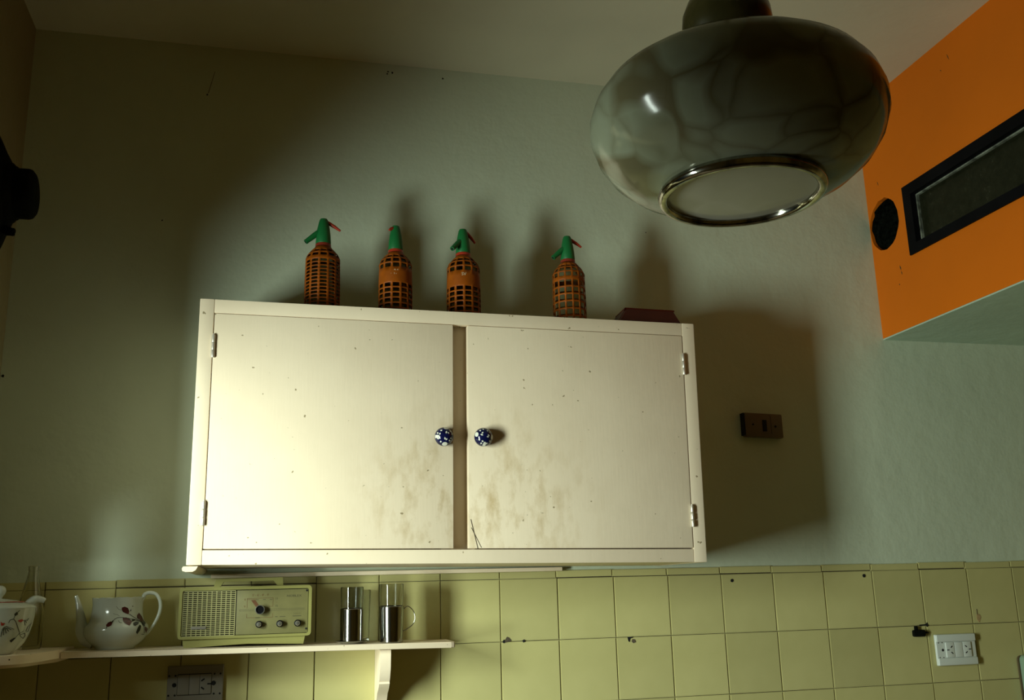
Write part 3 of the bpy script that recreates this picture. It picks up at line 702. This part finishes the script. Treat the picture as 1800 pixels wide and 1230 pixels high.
st = stroke(B((105, 690), (115, 660), (150, 650), (175, 680), (195, 730), (222, 800)), .0011) + stroke(B((145, 900), (180, 860), (222, 805), (260, 790)), .0008)
st += stroke(B((222, 805), (235, 840), (265, 865), (285, 840), (275, 810), (235, 820)), .0010) + stroke(B((285, 790), (300, 740), (340, 705)), .0009) + stroke(B((150, 650), (165, 600), (205, 560)), .0010) + stroke(B((290, 800), (312, 790), (330, 720)), .0008)
st += [B((150, 600), (175, 575), (190, 600), (165, 620)), B((130, 880), (175, 850), (190, 855), (150, 900))]
for k in range(5): st += stroke(B((55 + 10 * k, 740), (40 + 24 * k, 835 - 18 * k)), .0012)
for k in range(4): st += stroke(B((255 + 12 * k, 665), (272 + 10 * k, 725 - 25 * k)), .0013)
st += stroke(B((58, 735), (90, 725), (165, 760)), .0009)
decal(bowl, 'stem_print', st, BC, bp, AZB, M['leaf'])
for fl in (B((25, 668), (42, 690), (72, 690), (52, 715), (32, 715)), B((195, 665), (235, 655), (250, 672), (225, 690), (200, 680))): decal(bowl, 'flower_print', [fl], BC, bp, AZB, M['red_print'], .0008)
bt = thing('glass_bottle', 'clear empty glass bottle standing in corner behind the bowl', 'bottle', (-.012, -.062, -.1238))
bpz = [(.026, 0), (.0285, .004), (.029, .06), (.027, .085), (.019, .118), (.0128, .148), (.0112, .160), (.0112, .1645), (.0128, .165), (.0128, .1745), (.0105, .1755)]
obj('bottle_glass', lathe([(0, .002)] + bpz + [(.0085, .1745), (.0085, .155), (.016, .118), (.0245, .084), (.0265, .06), (.026, .008), (0, .006)], (-.012, -.062, -.1238), 32), M['bottle_glass'], bt, 60)

# ------------------------------------------------------------------ radio
RC = Vector((.445, -.08, stop(.445)))
rad = thing('radio', 'ivory plastic table radio with slotted grille and four knobs', 'radio', RC)
kz = .000232
def ru(u): return .302 + (u - 175) * (.285 / 1140)
def rv(v): return -.0045 - (v - 255) * .000232 * 1.08
RY = -.128
tilt = .0055
def rtilt(bm):
    for v in bm.verts: v.co.z += (.445 - v.co.x) * -.010 + 0
    return bm
o_ = rrect(ru(175), ru(1315), rv(690), rv(252), .008)
i_ = rrect(ru(200), ru(1288), rv(668), rv(278), .004)
obj('case', join(plate([o_, i_], XZ(RY), .012), box(ru(184), ru(1306), RY + .0121, RY + .085, rv(684), rv(258), .006, 3)), M['ivory'], rad, 35)
bz = stop(.445) + .0006
base = bmesh.new()
a = [(ru(215), rv(690)), (ru(1265), rv(690)), (ru(1250), bz + .001), (ru(760), bz + .0055), (ru(230), bz - .0005 + .001)]
obj('base', plate([a], XZ(RY + .006), .07), M['ivory'], rad, 20)
hp = [(ru(455), rv(252)), (ru(475), rv(182)), (ru(1055), rv(176)), (ru(1062), rv(252)), (ru(1012), rv(252)), (ru(975), rv(205)), (ru(540), rv(207)), (ru(510), rv(252))]
obj('carry_handle', plate([hp], XZ(RY + .020), .018), M['ivory'], rad, 20)
obj('face_backing', box(ru(202), ru(1286), RY + .0075, RY + .0118, rv(667), rv(279)), M['knob_black'], rad)
# slotted grille: one lattice of bars
gx0, gx1, gz0, gz1 = ru(206), ru(650), rv(666), rv(286); bars = []
nc, nr = 11, 23
cw = (gx1 - gx0) / nc; rh = (gz1 - gz0) / nr
for k in range(nc + 1):
    x = gx0 + cw * k; bars.append(box(x - .0009, x + .0009, RY + .0022, RY + .0072, gz0, gz1))
for k in range(nr + 1):
    z = gz0 + rh * k; bars.append(box(gx0, gx1, RY + .0026, RY + .0068, z - .0009, z + .0009))
g = obj('grille', join(*bars), M['ivory_light'], rad, 0)
obj('grille_badge', box(ru(285), ru(410), RY + .0012, RY + .0030, rv(608), rv(582), .0004), M['socket_grey'], rad)
dial = obj('dial_panel', box(ru(662), ru(1284), RY + .0035, RY + .0074, rv(664), rv(284), .0006), M['dial'], rad)
yd = RY + .0034
text('lettering', 'NOBLEX', (ru(1160), yd, rv(343)), .0068, M['print_dark'], dial, wide=1.25)
def lab(s, u, v, sz, m_='print_red'): text('lettering', s, (ru(u), yd, rv(v)), sz, M[m_], dial)
lab("5' - 6' - 8' - 9'", 866, 330, .0068); lab('11', 1006, 364, .0062, 'print_dark'); lab('-', 1006, 394, .006); lab('15', 1006, 426, .0062, 'print_dark'); lab('0', 732, 366, .006); lab('0', 732, 425, .006)
def line(u0, v0, u1, v1, m_='print_red', th=.0007):
    x0, x1 = sorted((ru(u0), ru(u1))); z0, z1 = sorted((rv(v0), rv(v1)))
    obj('dial_line', box(x0 - th / 2, x1 + th / 2, yd - .0001, yd + .0002, z0 - th / 2, z1 + th / 2), M[m_], dial, 0)
line(752, 356, 976, 356); line(752, 356, 752, 440); line(976, 356, 976, 428); line(940, 428, 976, 428); line(752, 490, 752, 522); line(976, 490, 976, 522); line(752, 523, 976, 523); line(752, 365, 830, 365)
for u in (838, 900, 958): line(u - 10, 369, u + 10, 369, 'print_dark', .0009)
obj('dial_pointer', plate([[(ru(785), rv(372)), (ru(822), rv(370)), (ru(862), rv(430)), (ru(835), rv(440))]], XZ(yd - .0001), .0003), M['print_red'], dial, 0)
line(690, 452, 1256, 452, 'print_dark', .0005); line(690, 464, 1256, 464, 'print_dark', .0005); line(690, 452, 690, 464, 'print_dark', .0005)
line(1000, 520, 1018, 520, 'print_dark', .0012); line(1040, 520, 1086, 520, 'print_dark', .0012); line(1152, 518, 1225, 518, 'print_dark', .0012); line(828, 524, 866, 524, 'print_dark', .0012); line(1160, 495, 1225, 495, 'print_dark', .0004)
def rknob(u, v, r, core, label):
    c = (ru(u), RY + .0036, rv(v)); f = 1.0
    kb = obj('knob', lathe([(0, 0), (r, 0), (r, .008), (r * .94, .0108), (r * .74, .0112), (r * .70, .0105), (0, .0105)], c, 28, '-y'), M['knob_black'], rad); kb['label'] = label
    if core == 'alu': obj('knob_cap', lathe([(0, .0104), (r * .68, .0104), (r * .68, .0118), (r * .55, .0128), (0, .0132)], c, 28, '-y'), M['alu'], kb)
    else: obj('knob_ring', lathe([(r * .86, .010), (r * 1.04, .010), (r * 1.06, .012), (r * 1.0, .0135), (r * .86, .0135), (r * .84, .012)], c, 32, '-y'), M['alu'], kb)
rknob(865, 455, .0100, 'ring', 'black tuning knob with chrome ring')
for u in (860, 1040, 1195): rknob(u, 580, .0076, 'alu', 'small black knob with silver cap')
for v in (298, 630):
    obj('screw', lathe([(0, 0), (.0024, 0), (.002, .001), (0, .0013)], (ru(1272), yd, rv(v)), 12, '-y'), M['hole'], rad)

# ------------------------------------------------------------------ tea glasses in metal holders, saucer, plain glass
def tumbler(x, y, z, rt, rb, h, label, grp=None):
    t = thing('glass_tumbler', label, 'glass', (x, y, z), grp)
    obj('tumbler_glass', lathe([(0, 0), (rb * .96, 0), (rb, .002), (rt, h - .001), (rt - .0006, h), (rt - .0010, h - .001), (rb - .0010, .008), (rb * .8, .0065), (0, .006)], (x, y, z), 40, wob=lambda a, zz: .002 * math.cos(a * 10)), M['glass'], t, 22)
    return t
def holder(x, y, z, rt, rb, h, label, handle):
    t = thing('glass_holder', label, 'holder', (x, y, z), 'metal tea glass holders')
    obj('cup_body', lathe([(0, .0006), (rb * .97, .0006), (rb, .002), (rb + (rt - rb) * .98, h - .002), (rt + .0005, h - .001), (rt + .0002, h), (rt - .0006, h - .0005), (rb - .0009, .0035), (0, .003)], (x, y, z), 48), M['steel'], t, 22)
    if handle:
        p = spline([(x + rt - .001, y - .006, z + h * .92), (x + rt + .008, y - .007, z + h * .99), (x + rt + .020, y - .008, z + h * .86), (x + rt + .0245, y - .009, z + h * .66), (x + rt + .019, y - .008, z + h * .48), (x + rt + .007, y - .007, z + h * .37), (x + rb - .001, y - .006, z + h * .30)], 6)
        obj('handle', tube(p, .0011, 10), M['steel'], t)
    return t
zs1 = stop(.69)
sau = tag(obj('saucer', lathe([(0, .0005), (.020, .0005), (.024, .001), (.034, .0045), (.0375, .0062), (.0368, .0068), (.026, .0032), (.022, .0024), (0, .0022)], (.679, -.108, zs1), 48), M['steel'], None, 60, loc=(.679, -.108, zs1)), 'small dark metal saucer under the left tea glass', 'saucer')
holder(.679, -.108, zs1 + .0024, .0270, .0262, .0745, 'steel glass holder standing on the saucer', False)
tumbler(.679, -.108, zs1 + .0060, .0262, .0228, .1190, 'tall clear glass standing in the steel holder on the saucer')
zs2 = stop(.775)
holder(.769, -.114, zs2 + .0003, .0290, .0264, .0805, 'steel glass holder with thin wire loop handle, no saucer', True)
tumbler(.769, -.114, zs2 + .0042, .0280, .0240, .1265, 'tall clear glass in the steel holder with the loop handle')
tumbler(.7015, -.040, stop(.70) + .0003, .0262, .0230, .118, 'plain clear glass without holder, behind the left tea glass')

# ------------------------------------------------------------------ black iron fixture on the left wall
fx = thing('wall_fixture', 'black stepped iron boss fixed to the dark left wall', 'fixture', (LX, -.30, .828))
obj('boss', lathe([(.0, .0), (.19, .0), (.168, .010), (.128, .030), (.098, .044), (.076, .056), (.066, .060), (.064, .066), (.060, .068), (.0575, .074), (.0545, .076), (.0545, .098), (.0525, .104), (.046, .109), (.020, .1125), (0, .113)], (LX, -.30, .828), 40, 'x'), M['black_iron'], fx, 45)
obj('wing_screw', join(tube([(LX + .050, -.30, .748), (LX + .076, -.302, .738)], [.010, .008], 10), box(LX + .058, LX + .078, -.306, -.296, .732, .748, .003)), M['black_iron'], fx)

# ------------------------------------------------------------------ pale box on the tiles at the right edge
bx = thing('wall_box', 'pale enamel wall box with rounded corner, cut by right frame edge', 'box', (2.65, -.0075, -.40))
fr_ = rrect(2.527, 2.80, -.58, -.238, .014, 5)
bm = plate([fr_], XZ(-.034), .0262)
bmesh.ops.bevel(bm, geom=[e for e in bm.edges if all(v.co.y < -.0335 for v in e.verts) and len([f for f in e.link_faces if abs(f.normal.y) < .5]) == 1], offset=.005, segments=3, affect='EDGES')
obj('box_cover', bm, M['enamel'], bx, 50)
obj('back_plate', plate([rrect(2.522, 2.805, -.585, -.2395, .012, 5)], XZ(-.0125), .0048), M['brown_edge'], bx)  # brown plate that shows as a dark strip around the cover

# ------------------------------------------------------------------ lift everything so the floor is at z = 0
for o in S.objects:
    if o.parent is None and o.type not in ('CAMERA', 'LIGHT'): o.location.z += ZUP
for o in S.objects:
    if 'base' in o: del o['base']
